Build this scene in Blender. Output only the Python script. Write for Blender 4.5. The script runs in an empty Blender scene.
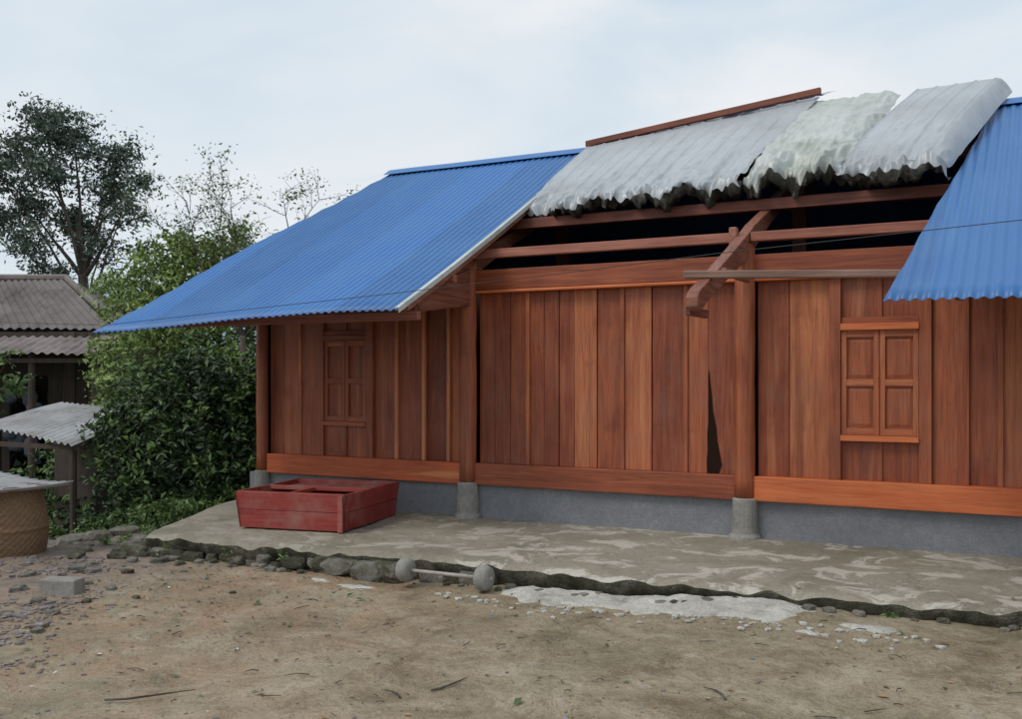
import bpy, bmesh, math, random
import numpy as np
from mathutils import Vector, Matrix, noise
random.seed(7); np.random.seed(7)
R=random.Random(11)
scene=bpy.context.scene
YAW=math.radians(27.95)

# ------------------------------------------------------------ helpers
def link(o,parent=None):
    scene.collection.objects.link(o)
    if parent: o.parent=parent
    return o
def empty(name,loc=(0,0,0),rz=0):
    e=bpy.data.objects.new(name,None); e.location=loc; e.rotation_euler=(0,0,rz); e.empty_display_size=.3
    return link(e)
class MB:
    def __init__(s): s.v=[];s.f=[];s.m=[];s.t=[]
    def add(s,vs,fs,t=.5,m=0):
        b=len(s.v); s.v+= [tuple(p) for p in vs]
        for f in fs:
            s.f.append(tuple(b+i for i in f)); s.m.append(m); s.t.append(t)
    def hexa(s,p,t=.5,m=0):
        s.add(p,[(0,3,2,1),(4,5,6,7),(0,1,5,4),(1,2,6,5),(2,3,7,6),(3,0,4,7)],t,m)
    def box(s,x0,x1,y0,y1,z0,z1,t=.5,m=0):
        s.hexa([(x0,y0,z0),(x1,y0,z0),(x1,y1,z0),(x0,y1,z0),(x0,y0,z1),(x1,y0,z1),(x1,y1,z1),(x0,y1,z1)],t,m)
    def tube(s,pts,rad,seg=8,t=.5,m=0,cap=True):
        vs=[];fs=[]
        n=len(pts); pts=[Vector(p) for p in pts]
        for i,p in enumerate(pts):
            d=(pts[min(i+1,n-1)]-pts[max(i-1,0)]).normalized()
            a=d.cross(Vector((0.13,0.9,0.31))); 
            if a.length<.1: a=d.cross(Vector((1,0,0)))
            a.normalize(); b=d.cross(a)
            for k in range(seg):
                an=2*math.pi*k/seg
                vs.append(p+(a*math.cos(an)+b*math.sin(an))*rad[i])
        for i in range(n-1):
            for k in range(seg):
                k2=(k+1)%seg
                fs.append((i*seg+k,i*seg+k2,(i+1)*seg+k2,(i+1)*seg+k))
        if cap:
            fs.append(tuple(range(seg-1,-1,-1))); fs.append(tuple((n-1)*seg+k for k in range(seg)))
        s.add(vs,fs,t,m)
    def grid(s,P,t=.5,m=0):
        nr=len(P); nc=len(P[0]); vs=[p for r in P for p in r]
        fs=[(i*nc+j,i*nc+j+1,(i+1)*nc+j+1,(i+1)*nc+j) for i in range(nr-1) for j in range(nc-1)]
        s.add(vs,fs,t,m)
    def build(s,name,mats,parent=None,bevel=0,smooth=False,loc=None,rz=0):
        me=bpy.data.meshes.new(name); me.from_pydata(s.v,[],s.f)
        for m in mats: me.materials.append(m)
        me.polygons.foreach_set('material_index',s.m)
        if smooth: me.polygons.foreach_set('use_smooth',[True]*len(s.f))
        ca=me.color_attributes.new('tint','FLOAT_COLOR','CORNER')
        arr=np.ones((len(me.loops),4),dtype=np.float32)
        cnt=np.array([len(f) for f in s.f]); tt=np.repeat(np.array(s.t,dtype=np.float32),cnt)
        arr[:,0]=tt; arr[:,1]=(tt*7.31)%1; arr[:,2]=(tt*13.7)%1
        ca.data.foreach_set('color',arr.ravel())
        me.update()
        o=bpy.data.objects.new(name,me)
        if loc: o.location=loc
        o.rotation_euler=(0,0,rz)
        link(o,parent)
        if bevel:
            b=o.modifiers.new('b','BEVEL'); b.width=bevel; b.segments=2; b.limit_method='ANGLE'
        return o
def nz(x,y,z=0,s=1): return noise.noise(Vector((x*s,y*s,z*s)))
def fb(x,y,z=0,s=1,o=4): return noise.fractal(Vector((x*s,y*s,z*s)),1.0,2.0,o)

# ------------------------------------------------------------ materials
def newmat(name):
    m=bpy.data.materials.new(name); m.use_nodes=True
    nt=m.node_tree; return m,nt,nt.nodes['Principled BSDF']
class N:
    def __init__(s,nt): s.nt=nt
    def n(s,t,**k):
        x=s.nt.nodes.new(t)
        for a,b in k.items(): setattr(x,a,b)
        return x
    def l(s,a,b): s.nt.links.new(a,b)
    def coord(s,scale=(1,1,1),off=None):
        tc=s.n('ShaderNodeTexCoord'); mp=s.n('ShaderNodeMapping'); mp.inputs['Scale'].default_value=scale
        if off is not None:
            va=s.n('ShaderNodeVectorMath',operation='ADD'); s.l(tc.outputs['Object'],va.inputs[0]); s.l(off,va.inputs[1]); s.l(va.outputs[0],mp.inputs[0])
        else: s.l(tc.outputs['Object'],mp.inputs[0])
        return mp.outputs[0]
    def noise(s,vec,scale,detail=5,rough=.55,dist=0):
        x=s.n('ShaderNodeTexNoise'); x.inputs['Scale'].default_value=scale; x.inputs['Detail'].default_value=min(detail,5)
        x.inputs['Roughness'].default_value=rough; x.inputs['Distortion'].default_value=dist
        s.l(vec,x.inputs['Vector']); return x.outputs['Fac']
    def ramp(s,fac,stops):
        r=s.n('ShaderNodeValToRGB'); e=r.color_ramp.elements
        while len(e)<len(stops): e.new(.5)
        for i,(p,c) in enumerate(stops):
            e[i].position=p; e[i].color=(c,c,c,1) if isinstance(c,(int,float)) else (*c,1)
        s.l(fac,r.inputs[0]); return r.outputs[0]
    def mix(s,fac,a,b,mode='MIX'):
        x=s.n('ShaderNodeMix',data_type='RGBA',blend_type=mode)
        for val,i in ((fac,0),(a,6),(b,7)):
            if isinstance(val,(int,float)): x.inputs[i].default_value=val
            elif isinstance(val,tuple): x.inputs[i].default_value=(*val,1)
            else: s.l(val,x.inputs[i])
        return x.outputs[2]
    def math(s,op,a,b=0,c=None,clamp=False):
        x=s.n('ShaderNodeMath',operation=op,use_clamp=clamp)
        for i,v in enumerate((a,b) if c is None else (a,b,c)):
            if isinstance(v,(int,float)): x.inputs[i].default_value=v
            else: s.l(v,x.inputs[i])
        return x.outputs[0]
    def bump(s,h,bsdf,strength=.3,dist=.01):
        b=s.n('ShaderNodeBump'); b.inputs['Strength'].default_value=strength; b.inputs['Distance'].default_value=dist
        s.l(h,b.inputs['Height']); s.l(b.outputs[0],bsdf.inputs['Normal'])
    def tint(s):
        a=s.n('ShaderNodeAttribute'); a.attribute_name='tint'; return a

def wood(name,axis,stops,rough=.5,grain=16,weather=None,sap=None):
    m,nt,b=newmat(name); k=N(nt); a=k.tint()
    vm=k.n('ShaderNodeVectorMath',operation='SCALE'); k.l(a.outputs['Color'],vm.inputs[0]); vm.inputs[3].default_value=41
    sc=[grain]*3; sc[axis]=grain*.055
    v=k.coord(tuple(sc),vm.outputs[0])
    n1=k.noise(v,1,5,.62,1.1)
    sc2=[60]*3; sc2[axis]=2.2
    v2=k.coord(tuple(sc2),vm.outputs[0]); n2=k.noise(v2,1.5,3,.6,.2)
    v3=k.coord((1,1,1),vm.outputs[0]); n3=k.noise(v3,1.7,2,.5)
    sep=k.n('ShaderNodeSeparateColor'); k.l(a.outputs['Color'],sep.inputs[0])
    f=k.math('MULTIPLY',n1,.68); f=k.math('MULTIPLY_ADD',sep.outputs[0],.40,f); f=k.math('MULTIPLY_ADD',n3,.34,f); f=k.math('MULTIPLY_ADD',n2,.14,f); f=k.math('SUBTRACT',f,.30,clamp=True)
    c=k.ramp(f,stops)
    c=k.mix(k.math('MULTIPLY',k.ramp(n2,[(.3,1.),(.5,0.)]),.42),c,tuple(x*.4 for x in stops[1][1]))
    if sap:
        sc5=[6.5]*3; sc5[axis]=.28; n5=k.noise(k.coord(tuple(sc5),vm.outputs[0]),1,4,.6,.5)
        c=k.mix(k.math('MULTIPLY',k.ramp(n5,[(.60,0.),(.70,1.)]),sap[0]),c,sap[1])
        c=k.mix(k.math('MULTIPLY',k.ramp(n5,[(.30,1.),(.42,0.)]),.45),c,tuple(x*.5 for x in stops[1][1]))
    if weather:
        n4=k.noise(k.coord((1,1,1)),2.6,4,.65)
        c=k.mix(k.math('MULTIPLY',k.ramp(n4,[(.48,0.),(.72,1.)]),weather[0]),c,weather[1])
        c=k.mix(k.math('MULTIPLY',k.ramp(n4,[(.28,1.),(.42,0.)]),.35),c,tuple(x*.45 for x in stops[1][1]))
    k.l(c,b.inputs['Base Color'])
    k.l(k.math('MULTIPLY_ADD',n1,.3,rough-.12),b.inputs['Roughness'])
    b.inputs['Specular IOR Level'].default_value=.4
    k.bump(k.math('ADD',n2,n1),b,.4,.005)
    return m
RED=[(.06,(.070,.017,.009)),(.34,(.225,.054,.024)),(.58,(.37,.104,.043)),(.85,(.53,.195,.080))]
SAP=(.45,(.56,.24,.11))
wv=wood('varnished_wood_vertical',2,RED,weather=(.3,(.27,.135,.09)),sap=SAP)
wh=wood('varnished_wood_horizontal',0,RED,sap=SAP)
wy=wood('varnished_wood_rafter',1,[(.1,(.04,.014,.01)),(.4,(.17,.055,.035)),(.8,(.40,.18,.12))])
wo=wood('fresh_orange_wood',0,[(.05,(.24,.045,.018)),(.4,(.52,.115,.036)),(.85,(.70,.23,.08))],sap=(.5,(.70,.30,.12)))
wov=wood('fresh_orange_wood_vertical',2,[(.1,(.25,.07,.03)),(.45,(.50,.18,.08)),(.85,(.68,.34,.17))])
wg=wood('weathered_pole_wood',0,[(.1,(.09,.05,.04)),(.45,(.22,.13,.10)),(.85,(.40,.26,.21))],.7)
wp=wood('purlin_wood',0,[(.1,(.07,.02,.014)),(.45,(.27,.09,.06)),(.85,(.48,.22,.15))],.6)
wd=wood('interior_wood_painted_shade',2,[(.1,(.01,.005,.004)),(.5,(.04,.015,.01)),(.9,(.08,.03,.02))],.7)  # near-black tones paint in the shade of the house interior
wold=wood('old_plank_wood',2,[(.1,(.02,.016,.014)),(.5,(.07,.05,.04)),(.9,(.16,.12,.1))],.8,12)

def metal(name,base,dirt,dirtamt,rough=.42,metallic=0.,spec=.5,fine=None):
    m,nt,b=newmat(name); k=N(nt); a=k.tint(); sep=k.n('ShaderNodeSeparateColor'); k.l(a.outputs['Color'],sep.inputs[0])
    v=k.coord(); n1=k.noise(v,1.3,5,.6,.4); n2=k.noise(k.coord((9,1.2,1.2)),1,4,.6); n3=k.noise(v,22,3,.6)
    c=k.mix(sep.outputs[0],tuple(x*.80 for x in base),tuple(min(1,x*1.15) for x in base))
    d=k.math('MULTIPLY',k.ramp(n1,[(.42,0.),(.7,1.)]),dirtamt)
    d=k.math('MULTIPLY_ADD',k.ramp(n2,[(.5,0.),(.75,1.)]),dirtamt*.6,d,clamp=True)
    c=k.mix(d,c,dirt); c=k.mix(k.math('MULTIPLY',n3,.14),c,tuple(x*.6 for x in base))
    if fine:
        n4=k.noise(v,6,5,.7,.8); c=k.mix(k.math('MULTIPLY',k.ramp(n4,[(.54,0.),(.68,1.)]),fine[0]),c,fine[1])
    k.l(c,b.inputs['Base Color']); b.inputs['Metallic'].default_value=metallic
    k.l(k.math('MULTIPLY_ADD',n1,.3,rough-.12),b.inputs['Roughness']); k.bump(n1,b,.15,.02)
    b.inputs['Specular IOR Level'].default_value=spec
    return m
blue=metal('blue_painted_metal',(.034,.150,.41),(.09,.22,.42),.4,.42)
foil=metal('silver_metal_underside',(.44,.47,.495),(.31,.33,.34),.6,.42,.2,fine=(.35,(.27,.27,.255)))
foil2=metal('crumpled_foil_insulation',(.52,.55,.53),(.35,.38,.33),.7,.45,.1,fine=(.45,(.24,.25,.21)))
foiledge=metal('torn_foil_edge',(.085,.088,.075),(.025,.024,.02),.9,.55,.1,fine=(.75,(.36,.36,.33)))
galv=metal('old_corrugated_sheet',(.46,.46,.47),(.22,.19,.17),.7,.6,.1)
fibro=metal('old_fibre_cement_roof',(.20,.18,.172),(.09,.08,.075),.8,.9,0,spec=.1)
fibro2=metal('fibre_cement_roof_lower',(.23,.20,.19),(.10,.085,.078),.8,.9,0,spec=.1)

def earthy(name,stops,scale,fine,bump,bdist,rough=.9,extra=None):
    m,nt,b=newmat(name); k=N(nt); v=k.coord()
    n1=k.noise(v,scale,5,.62,.3); n2=k.noise(v,fine,4,.65); n3=k.noise(v,fine*4,3,.6)
    f=k.math('MULTIPLY_ADD',n2,.35,k.math('MULTIPLY',n1,.65)); c=k.ramp(f,stops)
    c=k.mix(k.math('MULTIPLY',k.ramp(n3,[(.35,1.),(.55,0.)]),.35),c,tuple(x*.5 for x in stops[1][1]))
    if extra: c=extra(k,v,c)
    k.l(c,b.inputs['Base Color']); b.inputs['Roughness'].default_value=rough; b.inputs['Specular IOR Level'].default_value=.25
    k.bump(k.math('MULTIPLY_ADD',n3,.4,k.math('ADD',n1,n2)),b,bump,bdist); return m
def slabx(k,v,c):
    w=k.noise(v,2.1,5,.74,.8)
    sep=k.n('ShaderNodeSeparateXYZ'); k.l(v,sep.inputs[0])
    right=k.ramp(k.math('MULTIPLY_ADD',sep.outputs[0],.12,1.),[(.15,0.35),(.6,1.)])
    w2=k.noise(v,1.1,5,.7,.4); c=k.mix(k.math('MULTIPLY',k.ramp(w2,[(.50,0.),(.66,1.)]),.55),c,(.14,.14,.085))
    w3=k.noise(v,5,5,.75,.5); c=k.mix(k.math('MULTIPLY',k.ramp(w3,[(.56,0.),(.68,1.)]),.4),c,(.15,.12,.085))
    c=k.mix(k.math('MULTIPLY',k.ramp(w,[(.52,0.),(.58,1.)]),k.math('MULTIPLY',right,.85)),c,(.50,.47,.41))
    return c
slabm=earthy('platform_concrete',[(.3,(.18,.16,.12)),(.48,(.28,.25,.195)),(.66,(.37,.34,.275))],.8,14,.55,.022,.75,slabx)
rockm=earthy('stone',[(.3,(.06,.055,.045)),(.5,(.155,.145,.12)),(.7,(.30,.28,.24))],4,20,.6,.02)
mossm=earthy('mossy_edge_concrete',[(.3,(.025,.026,.017)),(.5,(.085,.08,.055)),(.68,(.25,.23,.19))],3,18,.8,.03)
cem=earthy('cement_patch',[(.3,(.24,.215,.18)),(.44,(.44,.42,.37)),(.62,(.62,.60,.55))],4,22,.8,.025)
fnd=earthy('foundation_plaster',[(.3,(.16,.163,.175)),(.5,(.21,.215,.232)),(.7,(.28,.285,.30))],1.6,16,.25,.008)
cem2=earthy('pedestal_cement',[(.3,(.16,.15,.14)),(.5,(.27,.26,.24)),(.7,(.38,.37,.34))],5,30,.4,.008)
gravm=earthy('gravel_stone',[(.3,(.08,.065,.06)),(.5,(.20,.17,.16)),(.7,(.36,.32,.30))],9,30,.4,.01)
hillm=earthy('forest_painted_haze',[(.3,(.26,.38,.47)),(.5,(.31,.43,.51)),(.7,(.35,.47,.54))],.01,.05,.1,1)  # aerial haze painted into the base colour as pale blue

def ground_mat():
    m,nt,b=newmat('yard_earth'); k=N(nt); v=k.coord(); sep=k.n('ShaderNodeSeparateXYZ'); k.l(v,sep.inputs[0])
    big=k.noise(v,.42,5,.62,.4); mid=k.noise(v,1.7,5,.72,.5); fine=k.noise(v,19,5,.72); sp=k.noise(v,85,2,.6)
    c=k.ramp(mid,[(.32,(.17,.125,.075)),(.45,(.285,.225,.148)),(.56,(.36,.295,.205)),(.7,(.46,.40,.31))])
    c=k.mix(k.math('MULTIPLY',k.ramp(big,[(.45,0.),(.60,1.)]),.62),c,k.ramp(mid,[(.35,(.125,.112,.06)),(.65,(.27,.24,.15))]))
    pm=k.noise(v,3.6,5,.78,1.2); c=k.mix(k.math('MULTIPLY',k.ramp(pm,[(.52,0.),(.62,1.)]),.42),c,(.16,.125,.08))
    pd=k.noise(v,6.5,5,.7,.6); c=k.mix(k.math('MULTIPLY',k.ramp(pd,[(.56,0.),(.68,1.)]),.45),c,(.46,.41,.33))
    om=k.math('MULTIPLY_ADD',sep.outputs[0],-.34,-1.35); om=k.math('ADD',om,k.math('MULTIPLY',mid,1.1),clamp=True)
    om2=k.noise(v,2.7,5,.75,.6)
    c=k.mix(k.math('MULTIPLY',k.math('MULTIPLY',om,k.ramp(om2,[(.40,.0),(.6,1.)])),.55),c,(.36,.20,.11))
    gm=k.math('MULTIPLY_ADD',sep.outputs[0],-.8,-4.9,clamp=True); c=k.mix(k.math('MULTIPLY',gm,.7),c,k.ramp(om2,[(.4,(.13,.10,.085)),(.6,(.26,.21,.185))]))
    far=k.math('MULTIPLY_ADD',sep.outputs[0],-.8,-7.2,clamp=True); farY=k.math('MULTIPLY_ADD',sep.outputs[1],.5,-6.5,clamp=True)
    far=k.math('MAXIMUM',far,farY); c=k.mix(far,c,k.ramp(fine,[(.35,(.03,.04,.018)),(.65,(.08,.10,.04))]))
    c=k.mix(k.math('MULTIPLY',k.ramp(fine,[(.34,1.),(.48,0.)]),.45),c,(.12,.09,.055))
    c=k.mix(k.math('MULTIPLY',k.ramp(sp,[(.60,0.),(.68,1.)]),.45),c,(.52,.47,.40))
    c=k.mix(k.math('MULTIPLY',k.ramp(sp,[(.30,1.),(.40,0.)]),.5),c,(.08,.06,.04))
    k.l(c,b.inputs['Base Color']); k.l(k.math('MULTIPLY_ADD',big,-.7,1.0),b.inputs['Roughness']); b.inputs['Specular IOR Level'].default_value=.35
    h=k.math('MULTIPLY_ADD',fine,.4,mid); h=k.math('MULTIPLY_ADD',sp,.14,h); h=k.math('MULTIPLY_ADD',pm,.7,h)
    k.bump(h,b,.9,.055); return m
gmat=ground_mat()

def leafmat(name,c0,c1):
    m,nt,b=newmat(name); k=N(nt); a=k.tint(); sep=k.n('ShaderNodeSeparateColor'); k.l(a.outputs['Color'],sep.inputs[0])
    k.l(k.mix(sep.outputs[0],c0,c1),b.inputs['Base Color']); b.inputs['Roughness'].default_value=.5
    b.inputs['Specular IOR Level'].default_value=.35
    return m
lf_far=leafmat('tree_leaf_haze_tint',(.055,.088,.068),(.15,.195,.145))  # leaf greens paled and blued to paint in sky haze
lf_hedge=leafmat('distant_leaf',(.045,.075,.05),(.11,.16,.10))
lf_dark=leafmat('leaf_dark',(.012,.030,.015),(.075,.12,.05))
lf_light=leafmat('leaf_light',(.11,.18,.045),(.34,.44,.15))
lf_mix=leafmat('leaf_mid',(.035,.07,.022),(.15,.24,.065))
lf_dry=leafmat('leaf_dry',(.09,.055,.03),(.34,.22,.11))
bark=earthy('bark',[(.3,(.04,.033,.027)),(.5,(.1,.085,.07)),(.7,(.2,.18,.16))],5,25,.7,.02)
redp=wood('faded_red_paint',0,[(.1,(.12,.016,.014)),(.45,(.27,.036,.030)),(.85,(.37,.085,.065))],.6,12,weather=(.75,(.31,.15,.12)))
lidw=wood('worn_reddish_board',0,[(.1,(.10,.03,.025)),(.45,(.24,.085,.065)),(.85,(.38,.2,.16))],.7,12,weather=(.6,(.33,.22,.18)))
bamb=wood('bamboo_weave',0,[(.1,(.05,.03,.016)),(.45,(.17,.10,.055)),(.85,(.33,.22,.13))],.75,30)
blk,_nt,_b=newmat('black_cable'); _b.inputs['Base Color'].default_value=(.015,.015,.015,1)
void,_nt,_b=newmat('painted_gap_shade'); _b.inputs['Base Color'].default_value=(.022,.012,.009,1); _b.inputs['Roughness'].default_value=.95; _b.inputs['Specular IOR Level'].default_value=.05  # near-black colour standing in for the shade inside the board gap
rust=earthy('rusty_steel',[(.3,(.25,.2,.17)),(.5,(.4,.36,.33)),(.7,(.5,.46,.43))],9,40,.2,.003,.5)
plast,_nt,_b=newmat('plastic_scrap'); _k=N(_nt); _a=_k.tint(); _s=_k.n('ShaderNodeSeparateColor'); _k.l(_a.outputs['Color'],_s.inputs[0])
_k.l(_k.ramp(_s.outputs[0],[(0.,(.55,.55,.5)),(.4,(.6,.6,.58)),(.6,(.1,.3,.4)),(.8,(.4,.08,.06)),(1.,(.7,.7,.66))]),_b.inputs['Base Color'])

# ------------------------------------------------------------ ground
def axis(lo,hi,step,far):
    a=list(np.arange(lo,hi+1e-6,step)); s=step; x=a[-1]
    while x<far: s*=1.28; x+=s; a.append(x)
    s=step; x=a[0]; b=[]
    while x>-far: s*=1.28; x-=s; b.append(x)
    return b[::-1]+a
def sm(x,a,b):
    t=max(0,min(1,(x-a)/(b-a))); return t*t*(3-2*t)
def gh(x,y):
    h=-.2
    near=1 if abs(x)<40 and abs(y)<40 else 0
    if near: h+=.024*fb(x,y,0,.9,3)+.016*fb(x,y,3,3.4,4)
    h+=.08*sm(x,-4.5,-1)*sm(y,4.5,6.8)+.05*sm(x,-.25,.1)*sm(y,5.8,6.9)
    d=max(0,-8.6-x); h-=1.5*(1-math.exp(-d*.16))+0
    if y>10: h-=.6*sm(y,10,18)
    return h
xs=axis(-11,3,.07,2600); ys=axis(1.8,8.0,.07,2600)
g=MB(); g.grid([[(x,y,gh(x,y)) for x in xs] for y in ys]); g.build('ground',[gmat],smooth=True)

# hills
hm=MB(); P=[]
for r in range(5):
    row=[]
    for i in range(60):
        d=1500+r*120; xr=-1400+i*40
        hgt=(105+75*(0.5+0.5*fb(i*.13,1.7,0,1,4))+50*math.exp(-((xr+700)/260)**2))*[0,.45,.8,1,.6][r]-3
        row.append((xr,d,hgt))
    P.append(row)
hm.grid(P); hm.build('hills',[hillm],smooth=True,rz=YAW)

# ------------------------------------------------------------ platform (concrete terrace)
terr=empty('concrete_terrace')
def yf(x):
    pts=[(-7.5,6.74),(-6.2,6.86),(-4.75,6.97),(-3,7.0),(-1.85,7.03),(-.9,7.12),(-.25,7.17),(1,7.2),(6.5,7.3)]
    for (a,b),(c,d) in zip(pts,pts[1:]):
        if x<=c: 
            t=max(0,(x-a)/(c-a)); return b+(d-b)*t
    return 7.3
def xl(y):
    pts=[(6.5,-7.35),(6.9,-7.6),(7.6,-7.95),(8.66,-8.5),(10.2,-8.9)]
    for (a,b),(c,d) in zip(pts,pts[1:]):
        if y<=c:
            t=max(0,(y-a)/(c-a)); return b+(d-b)*t
    return -8.9
nu=520; vv=[0,.006,.015,.03,.05,.08]+list(np.linspace(.12,1,26)); 
def edge(i,v):
    s=i/(nu-1)
    y0=yf(-7.45+ s*13.9); y=y0+(9.9-y0)*v
    x=xl(y)+(6.4-xl(y))*(s**1.15)
    y0=yf(x)+.05*fb(x,0,5,1.6,4)+.035*fb(x,0,2,6,4); y=y0+(9.9-y0)*v
    return x,y
def row(v,dz,dy):
    r=[]
    for i in range(nu):
        x,y=edge(i,v)
        ex=min(1,abs(v)*(2.8)/.12); 
        z=.010*fb(x,y,1,1.1,3)+.006*fb(x,y,1,7,3)-.035*(1-ex)**2*(1+1.4*nz(x,3,0,5))
        z+=dz; 
        if i==0: z-=.09
        if i==1: z-=.03
        if y>9.25: z=min(z,.0)
        r.append((x,y+dy,z))
    return r
b=MB()
b.grid([[(x+.02*nz(x,9,0,8),y+.09,z) for x,y,z in row(0,-.35,0)],[(x,y+.07+.05*nz(x,4,0,7),z) for x,y,z in row(0,-.12,0)],[(x,y+.01+.03*nz(x,6,0,9),z) for x,y,z in row(0,-.055,0)],row(0,0,0)],.5,1)
P2=[row(v,0,0) for v in vv]; b.grid(P2,.5,0)
side=[[r[0] for r in P2],[(p[0][0]-.05,p[0][1],-.6) for p in P2]]; b.grid(side,.5,1)
b.build('slab',[slabm,mossm],terr,smooth=True)

def ico(sub):
    bm=bmesh.new(); bmesh.ops.create_icosphere(bm,subdivisions=sub,radius=1)
    v=[x.co.copy() for x in bm.verts]; f=[tuple(q.index for q in fc.verts) for fc in bm.faces]; bm.free(); return v,f
I1=ico(1); I2=ico(2); I3=ico(3)
def rock(mb,c,s,seed,tpl=I2,amp=.35,t=.5,m=0,rot=0):
    V,F=tpl; vs=[]; cr,sr=math.cos(rot),math.sin(rot)
    for v in V:
        k=1+amp*nz(v.x+seed*3.1,v.y,v.z+seed,1.3)+amp*.5*nz(v.x,v.y+seed,v.z,3.5)
        x,y,z=v.x*k,v.y*k,v.z*k
        x=max(-.8,min(.8,x)); y=max(-.8,min(.8,y)); z=max(-.72,min(.72,z))
        x*=s[0];y*=s[1];z*=s[2]
        vs.append((c[0]+x*cr-y*sr,c[1]+x*sr+y*cr,c[2]+z))
    mb.add(vs,F,t,m)
b=MB()
for i in range(40):
    x=-7.6+i*.1+R.uniform(-.05,.05) ; y=yf(x)-.02+R.uniform(-.06,.03)
    if -4.75<x<-3.65: y+=.1
    s=R.uniform(.05,.15); rock(b,(x,y+.03,-.18+R.uniform(-.03,.05)),(s*R.uniform(1,1.7),s*.8,s*R.uniform(.5,.9)),i,t=R.random(),rot=R.uniform(-.4,.4),tpl=I3,m=i%3//2)
for i in range(16):
    y=6.8+i*.12; x=xl(y)-.02+R.uniform(-.05,.05); s=R.uniform(.08,.16); rock(b,(x,y,-.17),(s,s,s*.8),i+60,rot=R.random()*3,m=i%2)
for i in range(60):
    x=R.uniform(-7.6,-.0); y=yf(x)-R.uniform(.0,.16); s=R.uniform(.012,.05); rock(b,(x,y,gh(x,y)+s*.3),(s*1.3,s,s*.7),i+90,rot=R.random()*3,m=i%2)
for i,(x,y,s) in enumerate([(-7.75,6.72,.12),(-7.95,6.95,.1),(-8.1,7.2,.13),(-7.6,6.5,.08),(-7.35,6.45,.06),(-7.1,6.55,.07),(-6.85,6.55,.05),(-6.55,5.55,.05),(-6.95,5.65,.04),(-6.35,5.15,.04),(-6.2,4.75,.045),(-6.7,5.0,.06),(-6.1,5.4,.03),(-7.4,5.9,.07),(-7.6,5.6,.06),(-7.0,6.1,.05),(-5.9,4.4,.04),(-6.5,4.6,.045),(-5.6,5.9,.025),(-6.2,6.2,.035),(-6.6,6.35,.04),(-7.9,6.3,.08),(-8.15,6.6,.07),(-7.2,5.2,.07),(-7.0,4.8,.05),(-7.5,6.15,.05)]):
    rock(b,(x,y,gh(x,y)+s*.2),(s*1.3,s,s*.65),i+500,rot=i*1.3,m=1 if i%3 else 0,amp=.55)
b.build('edge_stones',[mossm,rockm],terr,smooth=False)

def patch(mb,x0,x1,ya,yb,seed,z=.012):
    nx=160; ny=18; P=[]
    for j in range(ny):
        r=[]
        for i in range(nx):
            u=i/(nx-1); v=j/(ny-1)
            x=x0+(x1-x0)*u
            y0=ya(x)+.17*fb(x,seed,0,1.5,4)+.07*fb(x,seed,0,7,3)+.3*(1-min(1,6*u,5*(1-u)))**2; y0=min(y0,yb(x)-.03)
            y=y0+(yb(x)-y0)*v
            e=min(1,3*min(u,1-u,v*1.2)/.4)
            zz=gh(x,y)+(z+.03*v)*e-.02*(1-e)+.016*fb(x,y,2,5,4)
            r.append((x,y,zz))
        P.append(r)
    mb.grid(P)
def blob(mb,cx,cy,rx,ry,seed,z=.014):
    c=[(cx,cy,gh(cx,cy)+z)]; n=60; rings=5; vs=c[:]; fs=[]
    for k in range(1,rings+1):
        for i in range(n):
            a=2*math.pi*i/n; q=(k/rings)*(1+.45*fb(math.cos(a)+seed,math.sin(a),seed,1.3,4))
            x=cx+rx*q*math.cos(a); y=cy+ry*q*math.sin(a); e=(k/rings)**3
            vs.append((x,y,gh(x,y)+z*(1-e)-.01*e+.005*nz(x,y,0,12)))
    for i in range(n): fs.append((0,1+i,1+(i+1)%n))
    for k in range(rings-1):
        for i in range(n): fs.append((1+k*n+i,1+(k+1)*n+i,1+(k+1)*n+(i+1)%n,1+k*n+(i+1)%n))
    mb.add(vs,fs)
b=MB(); patch(b,-3.85,-1.25,lambda x:6.62,lambda x:yf(x)-.02,3.3)
blob(b,-.98,6.72,.2,.09,1.5); blob(b,-4.9,6.55,.17,.07,4.5); blob(b,-5.3,6.62,.1,.05,6.5); blob(b,-1.3,6.5,.08,.04,8.5)
b.build('cement_apron',[cem],terr,smooth=True)
b=MB()
for i in range(110):
    x=R.uniform(-4.1,-.5); y=6.64-abs(R.gauss(0,.14)); s=R.uniform(.006,.03); rock(b,(x,y,gh(x,y)+s*.3),(s*1.4,s,s*.6),i+300,I1,rot=R.random()*3)
b.build('cement_crumbs',[cem],terr)

# ------------------------------------------------------------ wooden house
house=empty('wooden_house')
COLX=[-8.26,-5.40,-2.43,.54,3.5]; YC=9.2; YW=9.28
b=MB()
P=[]
for z in (-.1,.1,.2,.30,.345):
    P.append([(x,9.262+.006*nz(x,z*4,0,2),z) for x in np.linspace(-8.36,6,140)])
P.append([(x,9.6,.345) for x in np.linspace(-8.36,6,140)])
b.grid(P); b.box(-8.5,-8.37,9.25,15,-.8,.34)
b.build('foundation',[fnd],house,smooth=False)
b=MB()
for i,x in enumerate(COLX):
    z0=-.02;seg=20; q=.8 if i==0 else 1
    pts=[(x,YC,z0),(x,YC,.02),(x,YC,.05),(x,YC,.36),(x,YC,.375)]
    b.tube(pts,[.155*q,.145*q,.122*q,.112*q,.10*q],seg)
b.build('column_pedestals',[cem2],house,smooth=False)
b=MB()
for i,x in enumerate(COLX):
    zz=np.linspace(.375,2.72,14); q=.75 if i==0 else 1
    b.tube([(x+.008*nz(i,z,0,2),YC+.004*nz(i,z,4,2),z) for z in zz],[q*(.093+.006*nz(z,i,0,3)) for z in zz],16,.45+.07*(i%3))
b.build('columns',[wv],house,smooth=True)

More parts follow.
